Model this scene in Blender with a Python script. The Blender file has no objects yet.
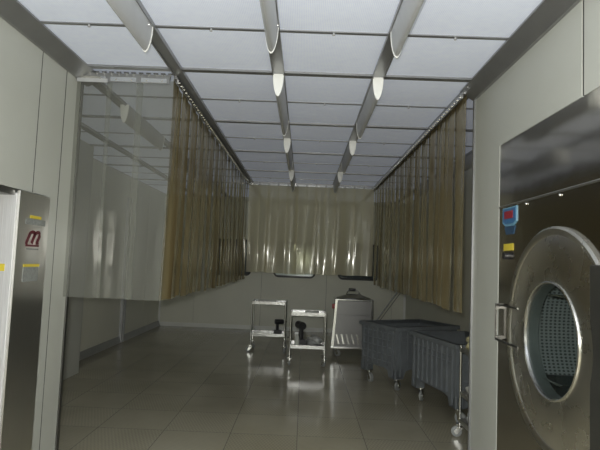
import bpy, bmesh, math, random
from math import radians, pi, sin, cos
from mathutils import Vector, Matrix
random.seed(7)
S = bpy.context.scene
C = S.collection

# ---------------------------------------------------------------- camera
cam = bpy.data.cameras.new('camera'); cam.sensor_width = 36; cam.lens = 31.2
co = bpy.data.objects.new('camera', cam); C.objects.link(co)
co.matrix_world = (Matrix.Translation((0, 0, 1.56)) @ Matrix.Rotation(radians(.6), 4, 'Z')
                   @ Matrix.Rotation(radians(94.07), 4, 'X') @ Matrix.Rotation(radians(2.3), 4, 'Z'))
cam.clip_start = .05
S.camera = co
# ---------------------------------------------------------------- world, light, exposure
W = bpy.data.worlds.new('world'); S.world = W; W.use_nodes = True
W.node_tree.nodes['Background'].inputs[0].default_value = (.02, .02, .025, 1)
W.node_tree.nodes['Background'].inputs[1].default_value = 1
FLASH = 318
PANEL_FILL_GLOW = .10  # emission added to the ceiling panels as room fill
fl = bpy.data.lights.new('camera_flash', 'POINT'); fl.energy = FLASH; fl.shadow_soft_size = .025; fl.color = (1, .99, .95)
fo = bpy.data.objects.new('camera_flash', fl); fo.location = (-.05, -.02, 1.64); C.objects.link(fo)
S.view_settings.view_transform = 'Standard'; S.view_settings.look = 'None'
S.view_settings.gamma = 1; S.view_settings.use_curve_mapping = False
S.view_settings.exposure = 0.0

# ---------------------------------------------------------------- materials
def nodes(name):
    m = bpy.data.materials.new(name); m.use_nodes = True
    nt = m.node_tree; b = nt.nodes['Principled BSDF']
    return m, nt, b
def N(nt, t, **k):
    n = nt.nodes.new(t)
    for a, v in k.items(): setattr(n, a, v)
    return n
def L(nt, a, b): nt.links.new(a, b)
def objco(nt, scale=(1, 1, 1), rot=(0, 0, 0)):
    tc = N(nt, 'ShaderNodeTexCoord'); mp = N(nt, 'ShaderNodeMapping')
    mp.inputs['Scale'].default_value = scale; mp.inputs['Rotation'].default_value = rot
    L(nt, tc.outputs['Object'], mp.inputs['Vector']); return mp.outputs['Vector']
def plain(name, col, rough=.5, metal=0, var=.08, nscale=6, spec=.5, bump=0, bscale=40, emit=0):
    m, nt, b = nodes(name)
    v = objco(nt)
    n = N(nt, 'ShaderNodeTexNoise'); n.inputs['Scale'].default_value = nscale; n.inputs['Detail'].default_value = 4
    L(nt, v, n.inputs['Vector'])
    r = N(nt, 'ShaderNodeValToRGB')
    r.color_ramp.elements[0].position = .3; r.color_ramp.elements[1].position = .7
    r.color_ramp.elements[0].color = tuple(c*(1-var) for c in col)+(1,)
    r.color_ramp.elements[1].color = tuple(min(1, c*(1+var)) for c in col)+(1,)
    L(nt, n.outputs['Fac'], r.inputs['Fac']); L(nt, r.outputs['Color'], b.inputs['Base Color'])
    b.inputs['Roughness'].default_value = rough; b.inputs['Metallic'].default_value = metal
    b.inputs['Specular IOR Level'].default_value = spec
    if bump:
        n2 = N(nt, 'ShaderNodeTexNoise'); n2.inputs['Scale'].default_value = bscale; L(nt, v, n2.inputs['Vector'])
        bp = N(nt, 'ShaderNodeBump'); bp.inputs['Strength'].default_value = bump; bp.inputs['Distance'].default_value = .01
        L(nt, n2.outputs['Fac'], bp.inputs['Height']); L(nt, bp.outputs['Normal'], b.inputs['Normal'])
    if emit:
        b.inputs['Emission Color'].default_value = tuple(col)+(1,); b.inputs['Emission Strength'].default_value = emit
    return m
def brushed(name, col, rough=.28, scale=(2, 2, 60), var=.12):
    m, nt, b = nodes(name)
    v = objco(nt, scale)
    n = N(nt, 'ShaderNodeTexNoise'); n.inputs['Scale'].default_value = 4; n.inputs['Detail'].default_value = 5; L(nt, v, n.inputs['Vector'])
    r = N(nt, 'ShaderNodeValToRGB')
    r.color_ramp.elements[0].position = .3; r.color_ramp.elements[1].position = .7
    r.color_ramp.elements[0].color = tuple(c*(1-var) for c in col)+(1,)
    r.color_ramp.elements[1].color = tuple(min(1, c*(1+var)) for c in col)+(1,)
    L(nt, n.outputs['Fac'], r.inputs['Fac']); L(nt, r.outputs['Color'], b.inputs['Base Color'])
    b.inputs['Metallic'].default_value = 1
    mr = N(nt, 'ShaderNodeMapRange'); mr.inputs[3].default_value = rough*.8; mr.inputs[4].default_value = rough*1.25
    L(nt, n.outputs['Fac'], mr.inputs[0]); L(nt, mr.outputs[0], b.inputs['Roughness'])
    v2 = objco(nt)
    n2 = N(nt, 'ShaderNodeTexNoise'); n2.inputs['Scale'].default_value = 3.0; L(nt, v2, n2.inputs['Vector'])
    bp = N(nt, 'ShaderNodeBump'); bp.inputs['Strength'].default_value = .10; bp.inputs['Distance'].default_value = .02
    L(nt, n2.outputs['Fac'], bp.inputs['Height']); L(nt, bp.outputs['Normal'], b.inputs['Normal'])
    return m

M = {}
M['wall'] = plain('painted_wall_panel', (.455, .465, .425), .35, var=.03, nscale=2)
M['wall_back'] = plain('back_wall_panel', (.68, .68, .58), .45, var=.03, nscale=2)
M['seam'] = plain('dark_sealant', (.05, .05, .045), .7)
M['alu'] = plain('grey_anodised_aluminium', (.33, .335, .34), .38, metal=.75, var=.05)
M['alu_lt'] = plain('pale_aluminium', (.50, .51, .52), .42, metal=.35, var=.05)
M['white'] = plain('white_enamel', (.85, .86, .84), .4, var=.03)
M['trimwhite'] = plain('white_trim', (.75, .76, .72), .4, var=.03)
M['steel'] = brushed('brushed_steel_vertical', (.62, .615, .59), .30, (90, 90, 1.0), .05)
M['steel_m'] = brushed('brushed_steel_machine', (.50, .475, .42), .17, (70, 70, 1.0), .05)
M['steel_upper'] = brushed('brushed_steel_upper', (.64, .62, .57), .11, (70, 70, 1.0), .05)
M['steel_door'] = brushed('brushed_steel_disc', (.72, .70, .64), .27, (1.3, 1.3, 1.3), .06)
M['chrome'] = plain('polished_steel', (.72, .72, .70), .16, metal=1, var=.04)
M['steel_top'] = plain('worn_tray_steel', (.34, .34, .33), .26, metal=1, var=.1, bump=.25, bscale=14)
M['dark_steel'] = plain('dark_steel', (.16, .16, .15), .35, metal=.9)
M['black'] = plain('black_plastic', (.02, .02, .022), .4)
M['rubber'] = plain('grey_rubber', (.10, .10, .10), .6)
M['gasket'] = plain('black_gasket', (.015, .016, .018), .45)
M['cart'] = plain('blue_grey_polyethylene', (.135, .148, .155), .42, var=.10, nscale=9)
M['steel_side'] = brushed('pale_brushed_steel', (.80, .80, .80), .55, (60, 60, .8), .12)
M['steel_side'].node_tree.nodes['Principled BSDF'].inputs['Metallic'].default_value = .55
M['satin'] = brushed('satin_grey_steel', (.15, .15, .145), .40, (50, 50, 1), .08)
M['wheel_grey'] = plain('pale_grey_wheel', (.27, .28, .27), .4)
M['teal'] = plain('grey_green_gasket', (.055, .062, .06), .5)
M['yellow'] = plain('yellow_sticker', (.62, .50, .05), .5)
M['maroon'] = plain('maroon_ink', (.10, .012, .018), .5)
M['greylabel'] = plain('grey_label', (.22, .23, .22), .5, var=.25, nscale=60)
M['blue'] = plain('blue_display_bezel', (.04, .13, .28), .35)
M['cyan'] = plain('pale_blue_border', (.14, .30, .42), .35)
M['bluedk'] = plain('dark_blue_panel', (.03, .07, .13), .4)
M['redscreen'] = plain('red_display', (.22, .02, .03), .4, emit=.1)
M['cloth'] = plain('white_cloth', (.62, .62, .58), .9, bump=.6, bscale=25)
M['cloth_y'] = plain('cream_cloth', (.50, .46, .27), .9, bump=.6, bscale=25)
M['plastic_bag'] = plain('pale_plastic_sheet', (.42, .43, .42), .3, var=.3, nscale=25, bump=.8, bscale=30)
M['bottle'] = plain('white_bottle_plastic', (.55, .57, .53), .35)
M['red'] = plain('red_plastic', (.35, .03, .03), .4)
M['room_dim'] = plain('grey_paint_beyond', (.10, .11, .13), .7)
M['bluebin'] = plain('blue_crate_plastic', (.10, .25, .60), .5)

# mesh ceiling panels: white mesh, with a faint glow added as ambient fill
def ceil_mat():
    m, nt, b = nodes('white_mesh_fill_glow')
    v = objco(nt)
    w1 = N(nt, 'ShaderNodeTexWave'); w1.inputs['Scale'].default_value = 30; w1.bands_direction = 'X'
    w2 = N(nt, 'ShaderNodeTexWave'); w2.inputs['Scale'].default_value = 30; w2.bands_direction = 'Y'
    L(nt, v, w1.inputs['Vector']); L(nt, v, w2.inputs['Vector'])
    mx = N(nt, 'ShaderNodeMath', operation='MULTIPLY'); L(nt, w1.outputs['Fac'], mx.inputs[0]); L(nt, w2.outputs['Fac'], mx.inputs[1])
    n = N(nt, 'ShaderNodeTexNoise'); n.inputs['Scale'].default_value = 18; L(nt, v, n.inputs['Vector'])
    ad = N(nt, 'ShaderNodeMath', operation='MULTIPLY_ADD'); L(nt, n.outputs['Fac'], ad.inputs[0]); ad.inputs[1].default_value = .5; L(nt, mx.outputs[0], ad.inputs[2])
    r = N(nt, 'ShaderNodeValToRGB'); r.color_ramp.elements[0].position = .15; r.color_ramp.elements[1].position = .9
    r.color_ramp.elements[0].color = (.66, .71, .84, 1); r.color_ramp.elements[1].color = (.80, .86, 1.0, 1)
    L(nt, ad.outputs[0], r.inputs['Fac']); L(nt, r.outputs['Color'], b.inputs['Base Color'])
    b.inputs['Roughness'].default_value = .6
    L(nt, r.outputs['Color'], b.inputs['Emission Color']); b.inputs['Emission Strength'].default_value = PANEL_FILL_GLOW
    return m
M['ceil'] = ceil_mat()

def floor_mat():
    m, nt, b = nodes('ribbed_floor_tiles')
    tc = N(nt, 'ShaderNodeTexCoord')
    sep = N(nt, 'ShaderNodeSeparateXYZ'); L(nt, tc.outputs['Object'], sep.inputs[0])
    T = .60
    def cell(o):
        d = N(nt, 'ShaderNodeMath', operation='DIVIDE'); L(nt, o, d.inputs[0]); d.inputs[1].default_value = T
        f = N(nt, 'ShaderNodeMath', operation='FLOOR'); L(nt, d.outputs[0], f.inputs[0])
        g = N(nt, 'ShaderNodeMath', operation='SUBTRACT'); L(nt, d.outputs[0], g.inputs[0]); L(nt, f.outputs[0], g.inputs[1])
        return f.outputs[0], g.outputs[0]
    fx, gx = cell(sep.outputs[0]); fy, gy = cell(sep.outputs[1])
    def edge(g):
        a = N(nt, 'ShaderNodeMath', operation='SUBTRACT'); L(nt, g, a.inputs[0]); a.inputs[1].default_value = .5
        c = N(nt, 'ShaderNodeMath', operation='ABSOLUTE'); L(nt, a.outputs[0], c.inputs[0])
        e = N(nt, 'ShaderNodeMath', operation='GREATER_THAN'); L(nt, c.outputs[0], e.inputs[0]); e.inputs[1].default_value = .495
        return e.outputs[0]
    ed = N(nt, 'ShaderNodeMath', operation='MAXIMUM'); L(nt, edge(gx), ed.inputs[0]); L(nt, edge(gy), ed.inputs[1])
    # alternate rib direction per tile, small raised bars
    s = N(nt, 'ShaderNodeMath', operation='ADD'); L(nt, fx, s.inputs[0]); L(nt, fy, s.inputs[1])
    par = N(nt, 'ShaderNodeMath', operation='PINGPONG'); L(nt, s.outputs[0], par.inputs[0]); par.inputs[1].default_value = 1
    def bars(o, k):
        a = N(nt, 'ShaderNodeMath', operation='MULTIPLY'); L(nt, o, a.inputs[0]); a.inputs[1].default_value = k*2*pi
        c = N(nt, 'ShaderNodeMath', operation='SINE'); L(nt, a.outputs[0], c.inputs[0]); return c.outputs[0]
    def prod(a, c):
        p = N(nt, 'ShaderNodeMath', operation='MULTIPLY'); L(nt, a, p.inputs[0]); L(nt, c, p.inputs[1]); return p.outputs[0]
    A = prod(bars(gx, 20), bars(gy, 8)); B = prod(bars(gx, 8), bars(gy, 20))
    mixn = N(nt, 'ShaderNodeMix'); L(nt, par.outputs[0], mixn.inputs[0]); L(nt, A, mixn.inputs[2]); L(nt, B, mixn.inputs[3])
    nz = N(nt, 'ShaderNodeTexNoise'); nz.inputs['Scale'].default_value = 1.3; nz.inputs['Detail'].default_value = 5; L(nt, tc.outputs['Object'], nz.inputs['Vector'])
    wn = N(nt, 'ShaderNodeTexWhiteNoise', noise_dimensions='2D')
    cmb = N(nt, 'ShaderNodeCombineXYZ'); L(nt, fx, cmb.inputs[0]); L(nt, fy, cmb.inputs[1]); L(nt, cmb.outputs[0], wn.inputs['Vector'])
    r = N(nt, 'ShaderNodeValToRGB'); r.color_ramp.elements[0].position = .3; r.color_ramp.elements[1].position = .7
    r.color_ramp.elements[0].color = (.29, .265, .19, 1); r.color_ramp.elements[1].color = (.36, .335, .25, 1)
    sm = N(nt, 'ShaderNodeMix'); sm.inputs[0].default_value = .15; L(nt, nz.outputs['Fac'], sm.inputs[2]); L(nt, wn.outputs['Value'], sm.inputs[3])
    L(nt, sm.outputs[0], r.inputs['Fac'])
    mm = N(nt, 'ShaderNodeMix', data_type='RGBA'); L(nt, ed.outputs[0], mm.inputs[0]); L(nt, r.outputs['Color'], mm.inputs[6]); mm.inputs[7].default_value = (.16, .15, .12, 1)
    rb = N(nt, 'ShaderNodeMapRange'); rb.inputs[1].default_value = -1; rb.inputs[3].default_value = .88; rb.inputs[4].default_value = 1.12
    L(nt, mixn.outputs[0], rb.inputs[0])
    vm = N(nt, 'ShaderNodeVectorMath', operation='SCALE'); L(nt, mm.outputs[2], vm.inputs[0]); L(nt, rb.outputs[0], vm.inputs['Scale'])
    L(nt, vm.outputs[0], b.inputs['Base Color'])
    bp = N(nt, 'ShaderNodeBump'); bp.inputs['Strength'].default_value = .06; bp.inputs['Distance'].default_value = .002
    L(nt, mixn.outputs[0], bp.inputs['Height']); L(nt, bp.outputs['Normal'], b.inputs['Normal'])
    rr = N(nt, 'ShaderNodeMapRange'); rr.inputs[3].default_value = .08; rr.inputs[4].default_value = .20; L(nt, nz.outputs['Fac'], rr.inputs[0])
    L(nt, rr.outputs[0], b.inputs['Roughness']); b.inputs['Specular IOR Level'].default_value = .5
    return m
M['floor'] = floor_mat()

def thin_fresnel(nt, ior):
    """same Fresnel reflectance from both sides of a single thin sheet"""
    fr = N(nt, 'ShaderNodeFresnel'); ge = N(nt, 'ShaderNodeNewGeometry')
    mr = N(nt, 'ShaderNodeMapRange'); mr.inputs[3].default_value = ior; mr.inputs[4].default_value = 1/ior
    L(nt, ge.outputs['Backfacing'], mr.inputs[0]); L(nt, mr.outputs[0], fr.inputs[0]); return fr
def pvc(name, tint, body, op, rough=.12, stain=.25):
    """thin soft PVC sheet: part clear, part milky body colour, glossy"""
    m = bpy.data.materials.new(name); m.use_nodes = True; nt = m.node_tree; nt.nodes.clear()
    out = N(nt, 'ShaderNodeOutputMaterial')
    tr = N(nt, 'ShaderNodeBsdfTransparent'); tr.inputs[0].default_value = tuple(tint)+(1,)
    v = objco(nt, (3.5, 3.5, .25))
    n = N(nt, 'ShaderNodeTexNoise'); n.inputs['Scale'].default_value = 1.5; n.inputs['Detail'].default_value = 4; L(nt, v, n.inputs['Vector'])
    r = N(nt, 'ShaderNodeValToRGB'); r.color_ramp.elements[0].position = .3; r.color_ramp.elements[1].position = .72
    r.color_ramp.elements[0].color = tuple(c*(1+stain) for c in body)+(1,)
    r.color_ramp.elements[1].color = (body[0]*(1-stain*.6), body[1]*(1-stain), body[2]*(1-stain*1.6), 1)
    L(nt, n.outputs['Fac'], r.inputs['Fac'])
    df = N(nt, 'ShaderNodeBsdfDiffuse'); tl = N(nt, 'ShaderNodeBsdfTranslucent')
    L(nt, r.outputs['Color'], df.inputs[0]); L(nt, r.outputs['Color'], tl.inputs[0])
    m1 = N(nt, 'ShaderNodeMixShader'); m1.inputs[0].default_value = .4; L(nt, df.outputs[0], m1.inputs[1]); L(nt, tl.outputs[0], m1.inputs[2])
    m2 = N(nt, 'ShaderNodeMixShader'); L(nt, tr.outputs[0], m2.inputs[1]); L(nt, m1.outputs[0], m2.inputs[2])
    mr = N(nt, 'ShaderNodeMapRange'); mr.inputs[3].default_value = op*.85; mr.inputs[4].default_value = min(1, op*1.15); L(nt, n.outputs['Fac'], mr.inputs[0])
    L(nt, mr.outputs[0], m2.inputs[0])
    gl = N(nt, 'ShaderNodeBsdfGlossy'); gl.inputs['Roughness'].default_value = rough; gl.inputs[0].default_value = (.95, .95, .9, 1)
    fr = thin_fresnel(nt, 1.45)
    bn = N(nt, 'ShaderNodeTexNoise'); bn.inputs['Scale'].default_value = 6; L(nt, v, bn.inputs['Vector'])
    bp = N(nt, 'ShaderNodeBump'); bp.inputs['Strength'].default_value = .15; bp.inputs['Distance'].default_value = .02; L(nt, bn.outputs['Fac'], bp.inputs['Height'])
    L(nt, bp.outputs['Normal'], gl.inputs['Normal'])
    m3 = N(nt, 'ShaderNodeMixShader'); L(nt, fr.outputs[0], m3.inputs[0]); L(nt, m2.outputs[0], m3.inputs[1]); L(nt, gl.outputs[0], m3.inputs[2])
    L(nt, m3.outputs[0], out.inputs[0]); return m
M['pvc_clear'] = pvc('clear_pvc_strip', (.80, .81, .78), (.40, .41, .38), .28, .14, .05)
M['pvc_side'] = pvc('yellowed_pvc_strip', (.74, .68, .46), (.31, .265, .155), .72, .15, .25)
M['pvc_back'] = pvc('greenish_pvc_strip', (.76, .76, .62), (.86, .83, .65), .56, .09, .12)

def glass_mat(name, col=(.9, .95, .94), mix=.12):
    m = bpy.data.materials.new(name); m.use_nodes = True; nt = m.node_tree; nt.nodes.clear()
    out = N(nt, 'ShaderNodeOutputMaterial'); tr = N(nt, 'ShaderNodeBsdfTransparent'); tr.inputs[0].default_value = tuple(col)+(1,)
    gl = N(nt, 'ShaderNodeBsdfGlossy'); gl.inputs['Roughness'].default_value = .14
    fr = thin_fresnel(nt, 1.5)
    nz = N(nt, 'ShaderNodeTexNoise'); nz.inputs['Scale'].default_value = 2
    bp = N(nt, 'ShaderNodeBump'); bp.inputs['Strength'].default_value = .03; L(nt, nz.outputs['Fac'], bp.inputs['Height']); L(nt, bp.outputs['Normal'], gl.inputs['Normal'])
    m1 = N(nt, 'ShaderNodeMixShader'); L(nt, fr.outputs[0], m1.inputs[0]); L(nt, tr.outputs[0], m1.inputs[1]); L(nt, gl.outputs[0], m1.inputs[2])
    L(nt, m1.outputs[0], out.inputs[0]); return m
M['glass'] = glass_mat('window_glass'); M['porthole'] = glass_mat('porthole_glass', (.80, .87, .86))

def drum_mat():
    m, nt, b = nodes('perforated_drum_steel')
    tc = N(nt, 'ShaderNodeTexCoord'); mp = N(nt, 'ShaderNodeMapping'); mp.inputs['Scale'].default_value = (170, 40, 1)
    L(nt, tc.outputs['UV'], mp.inputs[0])
    vo = N(nt, 'ShaderNodeTexVoronoi'); vo.inputs['Scale'].default_value = 1; vo.inputs['Randomness'].default_value = 0
    L(nt, mp.outputs[0], vo.inputs['Vector'])
    r = N(nt, 'ShaderNodeValToRGB'); r.color_ramp.elements[0].position = .26; r.color_ramp.elements[1].position = .34
    r.color_ramp.elements[0].color = (.02, .025, .025, 1); r.color_ramp.elements[1].color = (.19, .205, .20, 1)
    L(nt, vo.outputs['Distance'], r.inputs['Fac']); L(nt, r.outputs['Color'], b.inputs['Base Color'])
    b.inputs['Metallic'].default_value = .15; b.inputs['Roughness'].default_value = .4
    return m
M['drum'] = drum_mat()

# ---------------------------------------------------------------- mesh helpers
class MB:
    def __init__(s): s.bm = bmesh.new()
    def box(s, x0, x1, y0, y1, z0, z1, bev=0, mat=None):
        b2 = bmesh.new(); bmesh.ops.create_cube(b2, size=1)
        for v in b2.verts: v.co = Vector(((x0+x1)/2+v.co.x*(x1-x0), (y0+y1)/2+v.co.y*(y1-y0), (z0+z1)/2+v.co.z*(z1-z0)))
        if bev: bmesh.ops.bevel(b2, geom=b2.edges[:], offset=bev, segments=2, affect='EDGES', profile=.6)
        s.merge(b2, mat); return s
    def merge(s, b2, mat=None):
        if mat is not None: b2.transform(mat)
        me = bpy.data.meshes.new('t'); b2.to_mesh(me); b2.free(); s.bm.from_mesh(me); bpy.data.meshes.remove(me)
    def cyl(s, p, q, r, n=14, r2=None, cap=True):
        p, q = Vector(p), Vector(q); d = q-p
        b2 = bmesh.new(); bmesh.ops.create_cone(b2, cap_ends=cap, segments=n, radius1=r, radius2=r if r2 is None else r2, depth=d.length)
        b2.transform(Matrix.Translation((p+q)/2) @ d.to_track_quat('Z', 'Y').to_matrix().to_4x4()); s.merge(b2); return s
    def tube(s, pts, r, n=8):
        for a, b in zip(pts[:-1], pts[1:]): s.cyl(a, b, r, n)
        for p in pts[1:-1]:
            b2 = bmesh.new(); bmesh.ops.create_icosphere(b2, subdivisions=2, radius=r); b2.transform(Matrix.Translation(p)); s.merge(b2)
        return s
    def lathe(s, prof, mat=None, n=48, close=False):
        """prof: (radius, height) about local Z"""
        b2 = bmesh.new(); rings = []
        for (r, z) in prof:
            rings.append([b2.verts.new((r*cos(2*pi*k/n), r*sin(2*pi*k/n), z)) for k in range(n)])
        for a, b in zip(rings[:-1], rings[1:]):
            for k in range(n): b2.faces.new((a[k], a[(k+1) % n], b[(k+1) % n], b[k]))
        if close: b2.faces.new(rings[0][::-1]); b2.faces.new(rings[-1])
        bmesh.ops.recalc_face_normals(b2, faces=b2.faces[:]); s.merge(b2, mat); return s
    def prism(s, poly, axis, a0, a1, mat=None):
        """poly in the two other axes, extruded along axis"""
        b2 = bmesh.new()
        def P(u, v, w): return {'x': (w, u, v), 'y': (u, w, v), 'z': (u, v, w)}[axis]
        A = [b2.verts.new(P(u, v, a0)) for u, v in poly]; B = [b2.verts.new(P(u, v, a1)) for u, v in poly]
        n = len(poly)
        for k in range(n): b2.faces.new((A[k], A[(k+1) % n], B[(k+1) % n], B[k]))
        b2.faces.new(A[::-1]); b2.faces.new(B)
        bmesh.ops.recalc_face_normals(b2, faces=b2.faces[:]); s.merge(b2, mat); return s
    def build(s, name, mat, parent=None, smooth=False, kind=None, label=None):
        me = bpy.data.meshes.new(name); s.bm.to_mesh(me); s.bm.free(); me.materials.append(M[mat])
        if smooth:
            me.polygons.foreach_set('use_smooth', [True]*len(me.polygons)); me.set_sharp_from_angle(angle=radians(40))
        o = bpy.data.objects.new(name, me); C.objects.link(o)
        if parent: o.parent = parent
        if kind: o['kind'] = kind
        if label: o['label'] = label
        return o
def tag(o, label, cat, group=None):
    o['label'] = label; o['category'] = cat
    if group: o['group'] = group
    return o
def thing(name, label, cat, loc=(0, 0, 0), rz=0, group=None):
    o = bpy.data.objects.new(name, None); C.objects.link(o); o.location = loc; o.rotation_euler = (0, 0, rz)
    o.empty_display_size = .1
    return tag(o, label, cat, group)
def copy_tree(o, parent=None):
    c = o.copy(); C.objects.link(c); c.parent = parent
    for ch in list(o.children): copy_tree(ch, c)
    return c
def struct(name, mb, mat, parent=None, smooth=False):
    return mb.build(name, mat, parent, smooth, kind=None if parent else 'structure')

# ---------------------------------------------------------------- room
H = 3.0; YB = 11.9; XL = -3.25; XR = 2.33; WL = -1.84; WR = 1.34; YE = 4.15; YL = 4.06; Y0 = -2.2
f = MB().box(XL-.1, XR+.1, Y0-.1, YB+1.5, -.1, 0); struct('floor', f, 'floor')
# ceiling: plenum slab with mesh panels between a grid of profiles
beams = [-3.31, -2.55, -1.79, -1.03, -.25, .51, 1.27, 2.03, 2.79]
joints = [round(.99+.725*k-3*.725, 3) for k in range(0, 17)]
slab = MB().box(XL-.1, XR+.1, Y0-.1, YB+.1, 3.06, 3.14)
ceiling = struct('ceiling', slab, 'alu')
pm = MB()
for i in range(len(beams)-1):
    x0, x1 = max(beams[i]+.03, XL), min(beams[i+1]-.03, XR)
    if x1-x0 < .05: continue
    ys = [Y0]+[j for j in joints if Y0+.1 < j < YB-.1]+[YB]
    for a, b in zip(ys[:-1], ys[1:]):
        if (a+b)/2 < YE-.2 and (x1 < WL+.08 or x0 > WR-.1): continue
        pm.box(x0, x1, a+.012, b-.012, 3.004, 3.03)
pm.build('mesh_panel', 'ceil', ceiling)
nt = 1
for i, x in enumerate(beams[1:-1]):
    y0 = Y0 if WL+.1 < x < WR-.1 else YE-.15
    b = MB().box(x-.04, x+.04, y0, YB, 2.985, 3.02).box(x-.045, x-.036, y0, YB, 2.972, 3.0).box(x+.036, x+.045, y0, YB, 2.972, 3.0)
    struct('trim_%d' % nt, b, 'alu'); nt += 1
thick, thin, nubs = MB(), MB(), []
for k, j in enumerate(joints):
    if not (Y0 < j < YB): continue
    xa, xb = (WL, WR) if j < YE-.2 else (XL, XR)
    if k % 2 == 1:
        thick.box(xa, xb, j-.028, j+.028, 2.988, 3.01)
    else:
        thin.box(xa, xb, j-.014, j+.014, 2.996, 3.01)
        # small latch on each hinged panel
        for i in range(len(beams)-1):
            xm = (beams[i]+beams[i+1])/2
            if xa < xm-.2 and xb > xm+.2: nubs.append((xm, j))
struct('trim_%d' % nt, thick, 'alu'); nt += 1
struct('trim_%d' % nt, thin, 'alu'); nt += 1
for (x, y) in nubs:
    MB().cyl((x, y, 2.997), (x, y, 2.982), .007, 10, .009).build('panel_latch', 'alu_lt', ceiling)

# side walls of the front bay (panelled) with the machine openings
OP = 2.43
def yz_wall(name, x0, x1, rects, mat='wall'):
    m = MB()
    for (a, b, z0, z1) in rects: m.box(x0, x1, a, b, z0, z1)
    return struct(name, m, mat)
ML = 1.945
wl = MB()
seamsL = [3.66-3*1.0, 1.66, 2.66, 3.46, 3.82, YL]
g = .012
prev = Y0
for sy in seamsL:
    lo = 0 if sy > 3.66 else (ML+.01)
    if prev+.001 < 3.66 < sy and sy > 3.66:
        pass
    if sy == 3.46: wl.box(WL-.08, WL, prev, sy-g, ML+.008, H)
    elif sy == 3.82:
        wl.box(WL-.08, WL, prev, 3.66, ML+.008, H); wl.box(WL-.08, WL, 3.66, sy-g, 0, H)
    elif sy > 3.82: wl.box(WL-.08, WL, prev, sy, 0, H)
    else: wl.box(WL-.08, WL, prev, sy-g, ML+.008, H)
    prev = sy
wl.box(WL-.08, WL, Y0, 2.2, 0, ML+.02)
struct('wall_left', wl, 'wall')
MB().box(WL-.075, WL-.001, Y0, YL-.01, ML+.01, H).box(WL-.075, WL-.001, 3.67, YL-.01, 0, H).build('wall_left_core', 'seam', bpy.data.objects['wall_left'])
wr = MB()
wr.box(WR, WR+.08, 2.52+g, YE, OP, H).box(WR, WR+.08, Y0, 2.52-g, OP, H).box(WR, WR+.08, 3.61, YE, 0, OP).box(WR, WR+.08, Y0, 1.7, 0, OP)
struct('wall_right', wr, 'wall')
MB().box(WR+.006, WR+.075, Y0, YE-.01, OP+.005, H).build('wall_right_core', 'seam', bpy.data.objects['wall_right'])
# returns from the front bay walls to the outer room walls
struct('wall_left_return', MB().box(XL, WL-.08, YL-.08, YL, 0, H), 'wall')
struct('wall_right_return', MB().box(WR+.08, XR, YE-.08, YE, 0, H), 'wall')
struct('wall_front', MB().box(WL-.08, WR+.08, Y0-.1, Y0, 0, H), 'wall')
# steel jamb profiles on the free ends
struct('trim_%d' % nt, MB().box(WL-.09, WL+.012, YL-.004, YL+.03, 0, H-.02), 'dark_steel'); nt += 1
struct('trim_%d' % nt, MB().box(WR-.012, WR+.09, YE-.004, YE+.02, 0, H-.02), 'alu'); nt += 1
# cornice: chamfered aluminium along the bay walls
for s, X, w in ((1, WL, .13), (-1, WR, .125)):
    poly = [(X, H+.0), (X+s*w, H+.0), (X+s*w, H-.012), (X+s*.02, H-.075), (X, H-.075)]
    struct('trim_%d' % nt, MB().prism(poly, 'y', Y0, YE+.01), 'alu'); nt += 1

# outer room walls: left wall in panels
lw = MB(); prev = YL
for sy in (5.2, 7.62, 9.40, 10.75, YB):
    lw.box(XL-.08, XL, prev, sy-(g if sy < YB else 0), 0, H); prev = sy
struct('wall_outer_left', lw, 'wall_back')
MB().box(XL-.075, XL-.006, YL, YB, 0, H).build('wall_outer_left_core', 'seam', bpy.data.objects['wall_outer_left'])
struct('baseboard_left', MB().prism([(XL, 0), (XL+.045, 0), (XL+.02, .11), (XL, .11)], 'y', 6.9, YB), 'alu')
struct('pillar', MB().box(XL, -2.89, 6.3, 6.9, 0, H), 'wall')
struct('trim_%d' % nt, MB().box(XL, XL+.05, 9.36, 9.41, 0, 2.6).box(XL, XL+.05, 9.47, 9.51, 0, 2.6), 'alu_lt'); nt += 1
struct('wall_outer_right', MB().box(XR, XR+.08, YE, YB, 0, H), 'wall_back')
struct('baseboard_right', MB().box(XR-.02, XR, YE, YB, 0, .10), 'trimwhite')
# back wall with three round-cornered windows
wins = [(-2.15, -1.20), (-.69, .27), (.78, 1.72)]
zb, zt = 1.20, 2.02
def rrect(x0, x1, z0, z1, r, n=6):
    pts = []
    for cx, cz, a in ((x1-r, z0+r, -90), (x1-r, z1-r, 0), (x0+r, z1-r, 90), (x0+r, z0+r, 180)):
        for k in range(n+1):
            t = radians(a+90*k/n); pts.append((cx+r*cos(t), cz+r*sin(t)))
    return pts
def frame_ring(mb, outer, inner, y0, y1):
    b2 = bmesh.new()
    V = [[b2.verts.new((x, y, z)) for x, z in poly] for poly, y in ((outer, y0), (inner, y0), (inner, y1), (outer, y1))]
    n = len(outer)
    for a, b in ((0, 1), (1, 2), (2, 3), (3, 0)):
        for k in range(n): b2.faces.new((V[a][k], V[a][(k+1) % n], V[b][(k+1) % n], V[b][k]))
    bmesh.ops.recalc_face_normals(b2, faces=b2.faces[:]); mb.merge(b2)
bw = MB()
seams = [-2.47, -.95, .53, 2.02]
edges = [XL-.08]+seams+[XR+.08]
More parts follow.
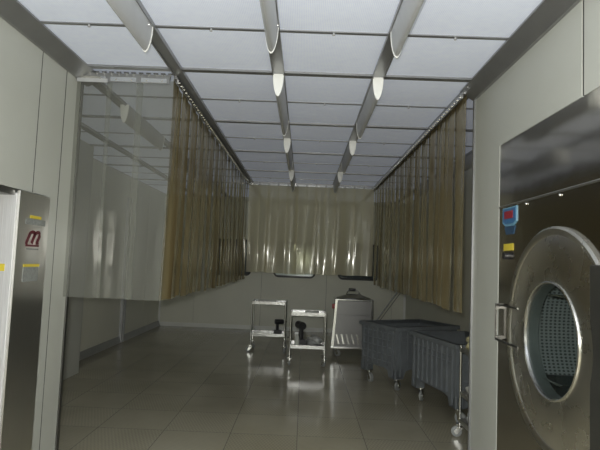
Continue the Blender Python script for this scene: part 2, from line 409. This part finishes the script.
for a, b in zip(edges[:-1], edges[1:]):
    xa, xb = a+.003, b-.003
    w = [q for q in wins if a < (q[0]+q[1])/2 < b]
    if not w: bw.box(xa, xb, YB, YB+.08, 0, H); continue
    x0, x1 = w[0]
    bw.box(xa, xb, YB, YB+.08, 0, zb-.03).box(xa, xb, YB, YB+.08, zt+.03, H)
    bw.box(xa, x0-.03, YB, YB+.08, zb-.03, zt+.03).box(x1+.03, xb, YB, YB+.08, zb-.03, zt+.03)
    n = 6; inner = rrect(x0, x1, zb, zt, .12, n); outer = []
    X0, X1, Z0, Z1 = x0-.03, x1+.03, zb-.03, zt+.03
    for i, (cx, cz) in enumerate(((X1, Z0), (X1, Z1), (X0, Z1), (X0, Z0))):
        ix = [x1-.12, x1, x0+.12, x0][i]
        for k in range(n+1):
            u = k/n
            if i == 0: p = (X1-.15*(1-min(1, 2*u)), Z0) if u < .5 else (X1, Z0+.15*(2*u-1))
            elif i == 1: p = (X1, Z1-.15*(1-2*u)) if u < .5 else (X1-.15*(2*u-1), Z1)
            elif i == 2: p = (X0+.15*(1-2*u), Z1) if u < .5 else (X0, Z1-.15*(2*u-1))
            else: p = (X0, Z0+.15*(1-2*u)) if u < .5 else (X0+.15*(2*u-1), Z0)
            outer.append(p)
    frame_ring(bw, outer, inner, YB, YB+.08)
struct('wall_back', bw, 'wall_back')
core = MB()
for sx in seams: core.box(sx-.02, sx+.02, YB+.02, YB+.07, 0, H)
core.build('wall_back_joint', 'seam', bpy.data.objects['wall_back'])
for i, (x0, x1) in enumerate(wins):
    n = 6
    fr = MB(); frame_ring(fr, rrect(x0-.004, x1+.004, zb-.004, zt+.004, .124), rrect(x0+.035, x1-.035, zb+.035, zt-.035, .09), YB-.012, YB+.05)
    w = struct('window_%d' % (i+1), fr, 'gasket')
    pm = MB(); pm.prism(rrect(x0+.03, x1-.03, zb+.03, zt-.03, .09), 'y', YB+.02, YB+.028); pm.build('pane', 'glass', w)
# corridor beyond the windows
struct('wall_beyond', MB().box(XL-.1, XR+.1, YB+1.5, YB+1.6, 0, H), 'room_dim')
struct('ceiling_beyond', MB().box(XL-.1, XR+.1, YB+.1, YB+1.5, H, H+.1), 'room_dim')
struct('baseboard_back', MB().box(XL+.05, XR-.02, YB-.022, YB, 0, .085), 'trimwhite')
struct('trim_%d' % nt, MB().box(XL+.002, XL+.04, YB-.04, YB-.022, 0, H-.05), 'trimwhite'); nt += 1
struct('trim_%d' % nt, MB().box(XR-.05, XR-.002, YB-.05, YB-.022, 0, H-.05), 'trimwhite'); nt += 1
struct('trim_%d' % nt, MB().prism([(YB, H-.02), (YB-.07, H-.02), (YB-.02, H-.09), (YB, H-.09)], 'x', XL, XR), 'trimwhite'); nt += 1

# a work bench with crates stands beyond the middle window
bench = thing('work_bench', 'blue-sided low bench in the dim corridor seen under the middle window pane', 'bench', (-.2, 12.55, 0))
MB().box(-.55, .55, -.25, .25, 1.24, 1.28, .005).build('worktop', 'alu_lt', bench)
for sx in (-.5, .5):
    for sy in (-.2, .2): MB().box(sx-.02, sx+.02, sy-.02, sy+.02, 0, 1.24).build('leg', 'alu', bench)
for x, lab in ((-.5, 'left blue crate on the bench beyond the middle window'), (.02, 'right blue crate on the bench beyond the middle window')):
    c = thing('crate', lab, 'crate', (x, 12.52, 1.28), 0)
    MB().box(-.2, .2, -.15, .15, 0, .02).box(-.2, .2, -.15, -.135, 0, .2).box(-.2, .2, .135, .15, 0, .2).box(-.2, -.185, -.15, .15, 0, .2).box(.185, .2, -.15, .15, 0, .2).build('body', 'bluebin', c)
    MB().box(-.215, .215, -.165, -.135, .18, .205).box(-.215, .215, .135, .165, .18, .205).box(-.215, -.185, -.165, .165, .18, .205).box(.185, .215, -.165, .165, .18, .205).build('rim', 'bluebin', c)

# ---------------------------------------------------------------- teardrop light fixtures under the beams
def fixture_profile(w=.039, d=.168):
    pts = [(-w, 0)]
    for k in range(15):
        t = k/14; a = pi*t
        # teardrop: flat-ish flanks narrowing to a rounded nose
        x = -w*cos(a)*(1-.0*t); pts.append((x*(1-.22*sin(a)), -d*(sin(a)**.72)))
    pts.append((w, 0)); 
    out = []
    for p in pts:
        if not out or (abs(out[-1][0]-p[0])+abs(out[-1][1]-p[1])) > 1e-4: out.append(p)
    return out
def make_fixture(length=1.27):
    r = thing('light_fixture', 'x', 'light fixture', group='teardrop light fixtures under the ceiling beams')
    P = fixture_profile()
    MB().prism([(x, z) for x, z in P], 'y', .004, length-.004).build('housing', 'alu_lt', r, True)
    P2 = [(x*1.06, z*1.03) for x, z in P]
    MB().prism(P2, 'y', 0, .012).build('end_cap', 'white', r, True)
    MB().prism(P2, 'y', length-.012, length).build('end_cap', 'white', r, True)
    for y in (length-.08, .08):
        MB().cyl((.030, y, -.03), (.042, y, -.03), .004, 8).build('screw', 'chrome', r)
    return r
rows = [(-1.03, 'left'), (-.25, 'left inner'), (.51, 'right inner'), (-1.79, 'outer left'), (2.03, 'outer right'), (-2.55, 'far left')]
ys = [(-.27, 'behind'), (1.80, 'nearest the camera'), (3.87, 'second'), (5.94, 'third'), (8.01, 'fourth'), (10.08, 'last')]
proto = None
names = {1.85: 'the only one', 1.80: 'nearest one', 3.87: 'second from the camera', 5.94: 'third from the camera', 8.01: 'fourth from the camera', 10.08: 'furthest, beyond the back curtain'}
rl = {-1.03: 'left beam above the clear curtain corner', -.25: 'left middle beam', .51: 'right middle beam'}
beyond = {(-1.76, 4.83): 'grey teardrop fixture seen through the clear front curtain', (-1.79, 6.9): 'second grey teardrop fixture outside the left curtain', (-1.79, 8.97): 'furthest grey teardrop fixture outside the left curtain',
          (2.03, 6.2): 'nearer grey teardrop fixture outside the right curtain', (2.03, 8.3): 'further grey teardrop fixture outside the right curtain'}
place = [(-1.03, 1.85)]+[(x, y) for x in (-.25, .51) for y in (1.80, 3.87, 5.94, 8.01, 10.08)]+[(-1.76, 4.83), (-1.79, 6.9), (-1.79, 8.97), (2.03, 6.2), (2.03, 8.3)]
for x, y in place:
    o = copy_tree(proto) if proto else make_fixture()
    proto = proto or o
    o.location = (x, y, 2.984)
    o['label'] = beyond.get((x, y)) or 'grey teardrop light fixture on the %s, %s' % (rl[x], names[y])

# ---------------------------------------------------------------- strip curtains
def strip_mesh(w, h, seed, amp=.012, nz=26, nx=10, thick=.0):
    rnd = random.Random(seed)
    p1, p2, p3 = [rnd.uniform(0, 6.28) for _ in range(3)]
    curl = rnd.uniform(-.5, .8); sway = rnd.uniform(-1, 1)
    bm = bmesh.new(); grid = []
    for j in range(nz+1):
        t = j/nz; row = []                      # t=0 top
        k = min(1, .25+t*1.1)
        for i in range(nx+1):
            u = i/nx*2-1
            y = amp*k*(curl*(u*u-.5)*1.3+.55*sin(2.2*u+p1+1.3*t)+.5*u*sin(3.3*t+p2))+.02*sway*t*t
            x = u*w/2*(1-.03*k*abs(curl))+.012*sin(2.1*t+p3)*t
            row.append(bm.verts.new((x, y, -h*t)))
        grid.append(row)
    for j in range(nz):
        for i in range(nx): bm.faces.new((grid[j][i], grid[j][i+1], grid[j+1][i+1], grid[j+1][i]))
    return bm
def curtain(name, label, start, length, rz, top, drop, n, mat, amp, w, hook=None, dropvar=.01, seed0=0):
    root = thing(name, label, 'strip curtain', start, rz)
    MB().box(0, length, -.012, .012, top-.012, top+.02).box(0, length, -.018, -.012, top-.05, top+.0).build('rail', 'alu', root)
    pitch = length/n
    for i in range(n):
        b2 = strip_mesh(w, drop+random.uniform(-dropvar, dropvar), seed0+i, amp)
        m = MB(); m.merge(b2, Matrix.Translation(((i+.5)*pitch, .016+(.010 if i % 2 else -.004)+.0, top-.018)))
        m.build('strip', mat, root, True)
        cx = (i+.5)*pitch
        h = MB().box(cx-.42*pitch, cx+.42*pitch, -.024, -.018, top-.045, top-.012)
        for q in (-.25, .25): h.cyl((cx+q*pitch, -.024, top-.028), (cx+q*pitch, -.034, top-.028), .007, 8)
        h.build('clamp_plate', 'chrome', root)
    return root
# clear curtain across the left bay, facing the camera
fc = curtain('strip_curtain', 'short clear milky plastic strip curtain facing the camera beside the left wall', (-1.825, 3.98, 0), .72, 0, 2.955, 1.715, 3, 'pvc_clear', .010, .29, dropvar=.004, seed0=100)
for i in range(13):
    x = .03+i*.058
    MB().box(x-.018, x+.018, -.022, -.008, 2.978, 2.986).box(x-.004, x+.004, -.02, -.01, 2.96, 2.986).build('hook', 'chrome', fc)
MB().box(0, .24, -.03, -.024, 2.895, 2.925).build('clamp_bar', 'alu_lt', fc)
curtain('strip_curtain', 'long yellowed plastic strip curtain hanging along the left ceiling beam', (-1.07, 4.0, 0), 5.43, radians(90), 2.97, 1.74, 33, 'pvc_side', .013, .20, seed0=200)
curtain('strip_curtain', 'long yellowed plastic strip curtain hanging along the right ceiling beam', (1.235, 9.43, 0), 5.33, radians(-90), 2.97, 1.74, 33, 'pvc_side', .012, .20, seed0=300)
curtain('strip_curtain', 'greenish plastic strip curtain across the far end in front of the windows', (-1.04, 9.46, 0), 2.26, 0, 2.985, 1.62, 13, 'pvc_back', .02, .21, seed0=400)

# ---------------------------------------------------------------- letters drawn as strokes
def stroke_text(mb, strokes, x, w, axis_sign):
    pass

# ---------------------------------------------------------------- left machine
lm = thing('washing_machine', 'tall stainless steel machine with stickers and maroon m emblem, at the left wall', 'machine', (WL, 0, 0))
MB().box(-.9, .025, 3.265, 3.655, 0, ML, .005).build('body', 'steel', lm)
sd = MB().box(-.88, .012, 3.250, 3.2645, .02, ML-.02, .003).build('side_panel', 'steel_side', lm)
MB().box(-.9, -.88, 2.21, 3.25, 0, ML).box(-.9, -.002, 2.21, 3.25, ML-.035, ML).box(-.9, -.09, 2.205, 2.22, 0, ML).build('recess_lining', 'dark_steel', lm)
MB().box(-.20, -.03, 3.215, 3.23, .775, .825, .005).box(-.06, -.04, 3.22, 3.25, .785, .815).build('handle', 'black', sd)
def lab(parent, name, mat, x, y0, y1, z0, z1, label=None):
    return MB().box(x, x+.003, y0, y1, z0, z1).build(name, mat, parent, label=label)
a = lab(lm, 'label_plate', 'greylabel', .0255, 3.35, 3.60, 1.735, 1.775); lab(a, 'label_stripe', 'yellow', .0265, 3.40, 3.54, 1.777, 1.797, 'yellow stripe')
a = lab(lm, 'label_plate', 'greylabel', .0255, 3.36, 3.55, 1.36, 1.455); lab(a, 'label_stripe', 'yellow', .0265, 3.36, 3.56, 1.457, 1.475, 'yellow stripe')
MB().box(-.115, -.03, 3.2475, 3.2495, 1.43, 1.475).build('sticker', 'yellow', sd, label='yellow warning sticker')
# italic "m" emblem: two arches, foot serifs, bar underneath and a line of small print
em = MB()
def slab_yz(mb, p, q, t, x=.0255):
    (y0, z0), (y1, z1) = p, q; L_ = math.hypot(y1-y0, z1-z0); ny, nz_ = -(z1-z0)/L_*t/2, (y1-y0)/L_*t/2
    mb.prism([(y0+ny, z0+nz_), (y1+ny, z1+nz_), (y1-ny, z1-nz_), (y0-ny, z0-nz_)], 'x', x, x+.003)
def sh(u, v): return (3.375+u*.15+v*.045, 1.612+v*.078)      # sheared unit square
for u0 in (0, .44, .88):
    slab_yz(em, sh(u0, 0), sh(u0+.02, .72 if u0 else .8), .024)
for c in (.22, .66):
    pts = [sh(c+.22*cos(a), .68+.30*sin(a)) for a in [pi*k/8 for k in range(9)]]
    for p, q in zip(pts[:-1], pts[1:]): slab_yz(em, p, q, .022)
slab_yz(em, sh(-.06, -.02), sh(.1, -.02), .014)
slab_yz(em, sh(.82, 0), sh(1.04, 0), .014)
emb = em.build('m_emblem', 'maroon', lm, label='maroon letter m emblem')
bar = MB(); slab_yz(bar, (3.37, 1.597), (3.535, 1.597), .013); bar.build('emblem_bar', 'maroon', emb)
sp = MB()
for k in range(9): slab_yz(sp, (3.375+k*.018, 1.574), (3.388+k*.018, 1.574), .010)
sp.build('small_print', 'greylabel', emb)

# ---------------------------------------------------------------- right machine (barrier washer with round door)
RX = WR+.002        # front plane
rm = thing('washing_machine', 'large brushed steel washing machine with round porthole door, in the right wall', 'machine', (RX, 0, 0))
YA, YZ = 1.72, 3.60; cy, cz = 2.80, 1.20
# front plate with a round opening
b2 = bmesh.new(); n = 64; R0 = .345
inner = [b2.verts.new((0, cy+R0*cos(2*pi*k/n), cz+R0*sin(2*pi*k/n))) for k in range(n)]
outer = []
for k in range(n):
    c_, s_ = cos(2*pi*k/n), sin(2*pi*k/n)
    ty = ((YZ-cy) if c_ > 0 else (cy-YA))/max(abs(c_), 1e-6); tz = ((1.985-cz) if s_ > 0 else cz)/max(abs(s_), 1e-6)
    t = min(ty, tz); outer.append(b2.verts.new((0, cy+t*c_, cz+t*s_)))
for k in range(n): b2.faces.new((inner[k], inner[(k+1) % n], outer[(k+1) % n], outer[k]))
for (y, z) in ((YZ, 1.985), (YA, 1.985), (YA, 0), (YZ, 0)):
    v = b2.verts.new((0, y, z)); idx = min(range(n), key=lambda q: 0)
    # corner triangle between the two outer verts that straddle it
    ang = math.atan2(z-cz, y-cy) % (2*pi); k = int(ang/(2*pi/n)) % n
    b2.faces.new((outer[k], outer[(k+1) % n], v))
bmesh.ops.recalc_face_normals(b2, faces=b2.faces[:])
ex = bmesh.ops.extrude_face_region(b2, geom=b2.faces[:])
for v in ex['geom']:
    if isinstance(v, bmesh.types.BMVert): v.co.x += .02
m = MB(); m.merge(b2); m.build('front_panel', 'steel_m', rm)
MB().box(0, .02, YA, YZ, 1.99, OP-.004).build('upper_panel', 'steel_upper', rm)
MB().prism([(0, 1.984), (-.007, 1.984), (-.007, 1.992), (0, 1.998)], 'y', YA, YZ, None).build('ledge', 'steel', rm)
for y in (3.16, 2.74, 2.3, 1.95):
    b2 = bmesh.new(); bmesh.ops.create_uvsphere(b2, u_segments=12, v_segments=8, radius=.009)
    m = MB(); m.merge(b2, Matrix.Translation((-.004, y, 1.968))); m.build('rivet', 'chrome', rm, True)
# casing behind
MB().box(.02, 1.1, YA, YA+.02, 0, OP-.01).box(.02, 1.1, YZ-.02, YZ, 0, OP-.01).box(.02, 1.1, YA, YZ, OP-.03, OP-.01).box(1.08, 1.1, YA, YZ, 0, OP-.01).build('casing', 'dark_steel', rm)
T = Matrix.Translation((0, cy, cz)) @ Matrix.Rotation(radians(-90), 4, 'Y')    # lathe axis Z -> -X (towards the room)
dr = MB().lathe([(.605, 0), (.605, .014), (.592, .024), (.568, .020), (.558, .010), (.50, .022), (.42, .030), (.35, .034), (.312, .030)], T, 72).build('round_door', 'steel_door', rm, True)
MB().lathe([(.314, .026), (.312, .036), (.305, .039), (.299, .034), (.297, .022)], T, 72).build('porthole_ring', 'chrome', dr, True)
MB().lathe([(.0001, .022), (.298, .022)], T, 64).build('porthole_glass', 'porthole', dr)
MB().lathe([(.300, .02), (.300, -.05), (.34, -.06), (.36, -.07)], T, 64).build('drum_mouth', 'teal', rm, True)
# drum with UVs for the perforation
b2 = bmesh.new(); uvl = b2.loops.layers.uv.new('uv'); n = 72; prof = [(.34, -.06), (.56, -.07), (.56, -.95), (.0001, -.95)]
rings = [[b2.verts.new((r*cos(2*pi*k/n), r*sin(2*pi*k/n), z)) for k in range(n)] for r, z in prof]
acc = [0, .22, 1.01, 1.57]
for q in range(3):
    for k in range(n):
        fc_ = b2.faces.new((rings[q][k], rings[q][(k+1) % n], rings[q+1][(k+1) % n], rings[q+1][k]))
        for lp, uv in zip(fc_.loops, ((k/n, acc[q]), ((k+1)/n, acc[q]), ((k+1)/n, acc[q+1]), (k/n, acc[q+1]))): lp[uvl].uv = uv
b2.transform(T); me = bpy.data.meshes.new('drum'); b2.to_mesh(me); me.materials.append(M['drum'])
do = bpy.data.objects.new('drum', me); C.objects.link(do); do.parent = rm
for k, a in enumerate((98, 218, 338)):
    m = MB(); m.prism([(-.09, -.56), (.09, -.56), (.03, -.45), (-.03, -.45)], 'z', -.92, -.18, T @ Matrix.Rotation(radians(a), 4, 'Z')); m.build('lifter', 'drum', do)
MB().cyl((.03, cy-.16, cz+.235), (.03, cy+.13, cz+.235), .006).build('glass_bar', 'chrome', dr)
MB().cyl((.03, cy-.02, cz-.235), (.03, cy+.19, cz-.235), .006).build('glass_bar', 'chrome', dr)
# dark hinge cover to the right of the porthole
MB().box(-.03, .0, 2.10, 2.41, .66, 1.60, .008).build('hinge_cover', 'dark_steel', rm)
# display, key switch and thin rectangular outline by the door
p = MB().prism([(3.30, 1.99-.015), (3.53, 1.99-.015), (3.53, 1.875), (3.48, 1.85), (3.35, 1.85), (3.30, 1.875)], 'x', -.006, 0).build('display_panel', 'cyan', rm, label='pale blue and dark blue display')
MB().prism([(3.312, 1.965), (3.518, 1.965), (3.518, 1.885), (3.475, 1.865), (3.355, 1.865), (3.312, 1.885)], 'x', -.008, -.006).build('display_bezel', 'blue', p)
MB().box(-.010, -.008, 3.35, 3.49, 1.90, 1.95).build('screen', 'redscreen', p)
MB().prism([(3.32, 1.848), (3.50, 1.848), (3.47, 1.795), (3.35, 1.795)], 'x', -.005, 0).build('button_panel', 'bluedk', p)
lab(rm, 'label_plate', 'yellow', -.004, 3.355, 3.51, 1.69, 1.735, 'yellow label')
MB().cyl((0, 3.44, 1.655), (-.03, 3.44, 1.655), .024, 16).build('key_switch', 'black', rm, True)
MB().box(-.034, -.026, 3.20, 3.57, 1.325, 1.335).box(-.034, -.026, 3.20, 3.57, 1.09, 1.102).box(-.034, -.026, 3.56, 3.57, 1.09, 1.335).box(-.026, .0, 3.56, 3.57, 1.30, 1.335).box(-.026, .0, 3.56, 3.57, 1.09, 1.12).build('outline_frame', 'satin', rm)

# ---------------------------------------------------------------- casters
def caster(parent, x, y, zt, r=.055, rz=0.6, mat='wheel_grey'):
    e = MB(); e.box(-.035, .035, -.035, .035, zt-.008, zt)
    e.cyl((0, 0, zt-.03), (0, 0, zt-.008), .022)
    for s in (-1, 1): e.prism([(-.03, zt-.03), (.03, zt-.03), (.045, r-.01), (.02, r-.015)], 'y', s*.022-.002, s*.022+.002)
    T_ = Matrix.Translation((x, y, 0)) @ Matrix.Rotation(rz, 4, 'Z')
    e.bm.transform(T_); fk = e.build('caster', 'chrome', parent, True)
    w = MB(); w.lathe([(.012, -.015), (r*.6, -.016), (r, -.012), (r, .012), (r*.6, .016), (.012, .015)], Matrix.Translation((.03, 0, r)) @ Matrix.Rotation(pi/2, 4, 'X'), 24)
    w.bm.transform(T_); w.build('wheel', mat, fk, True)
    h = MB().cyl((.03, -.026, r), (.03, .026, r), r*.45, 12); h.bm.transform(T_); h.build('wheel_hub', 'chrome', fk, True)

# ---------------------------------------------------------------- plastic bulk carts
def bulk_cart(label, loc, rz, Lx=1.04, Wy=.72, zt=.80):
    r = thing('bulk_cart', label, 'cart', (loc[0], loc[1], 0), rz, 'grey plastic bulk carts')
    hx, hy = Lx/2, Wy/2; zb = .27; t = .03
    sh = MB()
    def wall(axis, s):
        # tapered side with arched underside between the corner legs
        a = hx if axis == 'x' else hy           # half length along the wall
        o = hy if axis == 'x' else hx           # offset of the wall
        lz, lw = .17, .13
        poly = [(-a, zt), (a, zt), (a-.02, lz), (a-lw, lz), (a-lw-.03, zb-.02), (a-lw-.10, zb), (-a+lw+.10, zb), (-a+lw+.03, zb-.02), (-a+lw, lz), (-a+.02, lz)]
        lo, hi = (o-t, o) if s > 0 else (-o, -o+t)
        # prism axis: wall along x -> extrude along y
        if axis == 'x': sh.prism([(u, v) for u, v in poly], 'y', lo, hi)
        else: sh.prism([(u, v) for u, v in poly], 'x', lo, hi)
    for s in (-1, 1): wall('x', s); wall('y', s)
    sh.box(-hx+t, hx-t, -hy+t, hy-t, zb, zb+.03)
    sh.build('tub', 'cart', r)
    rm_ = MB(); w = .028
    rm_.box(-hx-w, hx+w, -hy-w, -hy+t, zt-.05, zt, .006).box(-hx-w, hx+w, hy-t, hy+w, zt-.05, zt, .006)
    rm_.box(-hx-w, -hx+t, -hy, hy, zt-.05, zt, .006).box(hx-t, hx+w, -hy, hy, zt-.05, zt, .006).build('rim', 'cart', r)
    # ribs: verticals on the long sides, grid on the short sides
    k = 9
    for s in (-1, 1):
        rb = MB()
        for i in range(k):
            x = -hx+.07+i*(Lx-.14)/(k-1); y = s*hy
            zlo = .19 if i in (0, k-1) else zb+.02
            rb.box(x-.013, x+.013, min(y, y+s*.02), max(y, y+s*.02), zlo, zt-.05)
        for z in (.66, .60): rb.box(-hx+.07, hx-.07, min(s*hy, s*(hy+.010)), max(s*hy, s*(hy+.010)), z-.008, z+.008)
        rb.build('side_ribs', 'cart', r)
    for s in (-1, 1):
        rg = MB()
        for i in range(7):
            y = -hy+.06+i*(Wy-.12)/6; x = s*hx
            rg.box(min(x, x+s*.02), max(x, x+s*.02), y-.010, y+.010, .19 if i in (0, 6) else zb+.02, zt-.05)
        for z in (.34, .43, .52, .61, .70): rg.box(min(s*hx, s*(hx+.016)), max(s*hx, s*(hx+.016)), -hy+.06, hy-.06, z-.01, z+.01)
        rg.build('end_grid', 'cart', r)
    for sx in (-1, 1):
        for sy in (-1, 1):
            MB().box(sx*(hx-.13)if sx>0 else -hx, hx if sx>0 else -hx+.13, sy*(hy-.11) if sy>0 else -hy, hy if sy>0 else -hy+.11, .16, zb+.01, .01).build('leg', 'cart', r)
            caster(r, sx*(hx-.09), sy*(hy-.08), .162, .06, random.uniform(0, 6))
    return r
bulk_cart('blue-grey plastic bulk cart with gridded end, behind the other cart near the steel lidded trolley', (1.45, 7.10), radians(30))
bulk_cart('blue-grey plastic bulk cart with vertical ribs, in front beside the right column', (1.78, 5.86), radians(-76), Lx=1.0, Wy=.70)

# ---------------------------------------------------------------- two-tier steel trolleys
def trolley(label, x0, x1, y0, y1, zt, zs, casters=True):
    r = thing('steel_trolley', label, 'trolley', ((x0+x1)/2, (y0+y1)/2, 0), 0, 'two-tier steel trolleys')
    hx, hy = (x1-x0)/2, (y1-y0)/2
    for nm, z in (('top_shelf', zt), ('lower_shelf', zs)):
        m = MB().box(-hx, hx, -hy, hy, z-.035, z-.03)
        m.box(-hx, hx, -hy-.004, -hy+.004, z-.05, z).box(-hx, hx, hy-.004, hy+.004, z-.05, z).box(-hx-.004, -hx+.004, -hy, hy, z-.05, z).box(hx-.004, hx+.004, -hy, hy, z-.05, z)
        m.build(nm, 'steel_top', r)
    for sx in (-1, 1):
        for sy in (-1, 1):
            MB().cyl((sx*(hx-.006), sy*(hy-.006), .10), (sx*(hx-.006), sy*(hy-.006), zt+.01), .014, 12).build('leg', 'chrome', r, True)
            caster(r, sx*(hx-.006), sy*(hy-.006), .11, .042, random.uniform(0, 6))
    return r, hx, hy
ta, hx, hy = trolley('narrow two-tier stainless steel trolley, left one, holding a single black tool below', -.87, -.28, 9.0, 9.42, .86, .32)
tb, hx, hy = trolley('two-tier stainless steel trolley right of its twin, clutter on the lower shelf', -.17, .37, 7.95, 8.4, .80, .31)
MB().tube([(-hx-.0, -hy, .36), (-hx-.06, -hy+.02, .36), (-hx-.06, hy-.02, .36), (-hx, hy, .36)], .010).build('push_bar', 'chrome', tb, True)
# items
def blob(name, mat, loc, sx, sy, sz, label, cat, seed=1):
    b2 = bmesh.new(); bmesh.ops.create_icosphere(b2, subdivisions=4, radius=1); rnd = random.Random(seed)
    ph = [(rnd.uniform(2, 7), rnd.uniform(2, 7), rnd.uniform(2, 7), rnd.uniform(0, 6)) for _ in range(7)]
    for v in b2.verts:
        d = 1+sum(.07*sin(a*v.co.x+b*v.co.y+c*v.co.z+p) for a, b, c, p in ph)
        v.co = Vector((v.co.x*sx*d, v.co.y*sy*d, max(v.co.z, -.55)*sz*d))
    lo = min(v.co.z for v in b2.verts)
    for v in b2.verts: v.co.z -= lo
    m = MB(); m.merge(b2); o = m.build(name, mat, None, True); o.location = loc; return tag(o, label, cat)
zs = .31-.030
bt = thing('bottle', 'small white spray bottle standing on the lower shelf of the cluttered trolley', 'bottle', (-.06, 8.0, zs))
MB().lathe([(.0001, 0), (.034, 0), (.036, .01), (.036, .12), (.030, .15), (.014, .17), (.014, .19)], None, 20).build('body', 'bottle', bt, True)
MB().box(-.035, .018, -.011, .011, .188, .215, .003).box(-.03, -.022, -.006, .006, .15, .19).build('spray_head', 'white', bt)
blob('plastic_bag', 'plastic_bag', (.20, 8.20, zs), .12, .12, .08, 'crumpled pale plastic bag on the lower shelf of the cluttered trolley', 'bag', 5)
blob('dark_rag', 'black', (.25, 8.01, zs), .08, .035, .025, 'dark rag at the front of the cluttered trolley lower shelf', 'rag', 9)
def gun(label, loc, rz):
    g_ = thing('power_tool', label, 'tool', loc, rz)
    MB().cyl((-.09, 0, .21), (.06, 0, .21), .042, 18).cyl((.06, 0, .21), (.12, 0, .21), .022, 14, .014).build('motor_housing', 'black', g_, True)
    MB().box(-.07, -.02, -.02, .02, .06, .18, .008).build('grip', 'black', g_)
    MB().box(-.105, .03, -.04, .04, 0, .065, .010).build('battery', 'rubber', g_)
    return g_
g1 = gun('larger black tool at the back of the cluttered trolley lower shelf', (-.02, 8.26, zs+.0), 1.9)
g1.scale = (1.4, 1.4, 1.4)
gun('black hand tool on the right end of the left trolley lower shelf', (-.38, 9.25, .32-.030), .3)
tr = thing('shallow_tray', 'shallow dark tray lying on top of the left trolley', 'tray', (-.62, 9.22, .83))
MB().box(-.16, .16, -.11, .11, 0, .004).box(-.16, .16, -.11, -.105, 0, .035).box(-.16, .16, .105, .11, 0, .035).box(-.16, -.155, -.11, .11, 0, .035).box(.155, .16, -.11, .11, 0, .035).build('basin', 'dark_steel', tr)
pd = thing('folded_cloth', 'pale folded cloth lying on top of the cluttered trolley', 'cloth', (.16, 8.2, .77))
MB().box(-.11, .11, -.08, .08, 0, .018, .006).box(-.105, .105, -.078, .075, .018, .034, .006).build('fold', 'cloth', pd)

# ---------------------------------------------------------------- lidded steel trolley
lt = thing('lidded_trolley', 'stainless steel box trolley with domed lid and black lid handle, by the back wall', 'trolley', (.86, 9.15, 0))
w0, w1 = .33, .29
MB().prism([(-.335, .17), (.335, .17), (.335, .21), (.31, .94), (-.28, .94), (-.32, .21)], 'y', -.27, .27).build('body', 'satin', lt)
MB().box(-.29, .315, -.285, -.27, .70, .93, .004).build('upper_panel', 'satin', lt)
MB().prism([(-.355, .16), (-.31, .16), (-.265, .95), (-.30, .95)], 'y', -.30, -.27).build('side_post', 'chrome', lt)
MB().prism([(.355, .16), (.31, .16), (.30, .95), (.335, .95)], 'y', -.30, -.27).build('side_post', 'chrome', lt)
MB().box(-.36, .36, -.31, .28, .14, .17, .004).build('bottom_tray', 'chrome', lt)
for k in range(7):
    x = -.24+k*.085
    MB().prism([(x, .22), (x+.030, .22), (x-.015, .38), (x-.045, .38)], 'y', -.30, -.275).build('slat', 'chrome', lt)
MB().box(-.31, .345, -.295, .285, .94, .965, .006).build('top_rim', 'chrome', lt)
ld = MB().lathe([(.30, .965), (.29, .98), (.20, 1.005), (.13, 1.03), (.11, 1.04), (.0001, 1.045)], None, 40)
ld.bm.transform(Matrix.Translation((.03, 0, 0)) @ Matrix.Diagonal((1, .85, 1, 1))); ld = ld.build('lid', 'steel_top', lt, True)
MB().tube([(-.10, 0, 1.03), (-.075, 0, 1.09), (-.02, 0, 1.12), (.06, 0, 1.11), (.12, 0, 1.07), (.15, 0, 1.02)], .010).build('lid_bail', 'chrome', ld, True)
MB().cyl((-.06, -.0, 1.118), (.06, 0, 1.112), .024, 14).build('lid_grip', 'black', ld, True)
MB().box(-.355, -.30, -.30, -.25, .80, .88, .008).build('red_knob', 'red', lt, label='small red knob')
for sx in (-1, 1):
    for sy in (-1, 1): caster(lt, sx*.26, sy*.20, .14, .052, random.uniform(0, 6))

# ---------------------------------------------------------------- floor squeegee leaning in the back right corner
sq = thing('floor_squeegee', 'long-handled steel floor squeegee leaning on the right wall at the back corner', 'squeegee', (1.39, 11.35, 0))
MB().cyl((0, 0, .04), (.92, .33, 1.27), .016, 12).build('handle', 'chrome', sq, True)
MB().cyl((.05, -.03, .03), (.935, .27, 1.20), .007, 8).build('side_rod', 'dark_steel', sq, True)
MB().box(-.22, .22, -.015, .015, .015, .05, .004).build('head', 'alu', sq)
MB().box(-.22, .22, -.004, .004, 0, .02).build('rubber_blade', 'rubber', sq)

# ---------------------------------------------------------------- three-tier trolley half hidden by the right column
tt = thing('steel_trolley', 'three-tier steel trolley with cloths, mostly hidden by the right column', 'trolley', (1.735, 4.72, 0))
for z in (.82, .42, .17):
    MB().box(-.23, .23, -.26, .26, z-.035, z-.03).box(-.23, .23, -.262, -.255, z-.04, z).box(-.23, .23, .255, .262, z-.04, z).box(-.232, -.225, -.26, .26, z-.04, z).box(.225, .232, -.26, .26, z-.04, z).build('shelf', 'steel', tt)
for sx in (-1, 1):
    for sy in (-1, 1):
        MB().cyl((sx*.225, sy*.255, .115), (sx*.225, sy*.255, .84), .012, 12).build('leg', 'chrome', tt, True)
        caster(tt, sx*.225, sy*.255, .12, .048, random.uniform(0, 6))
blob('folded_cloth', 'cloth_y', (1.66, 4.82, .79), .14, .15, .10, 'cream yellow cloth heaped on the top shelf beside the right column', 'cloth', 21)
blob('white_cloth', 'cloth', (1.64, 4.82, .39), .11, .13, .08, 'white cloth bundle on the middle shelf beside the right column', 'cloth', 22)
blob('grey_cloth', 'plastic_bag', (1.66, 4.82, .14), .12, .14, .10, 'grey cloth bundle on the bottom shelf beside the right column', 'cloth', 23)
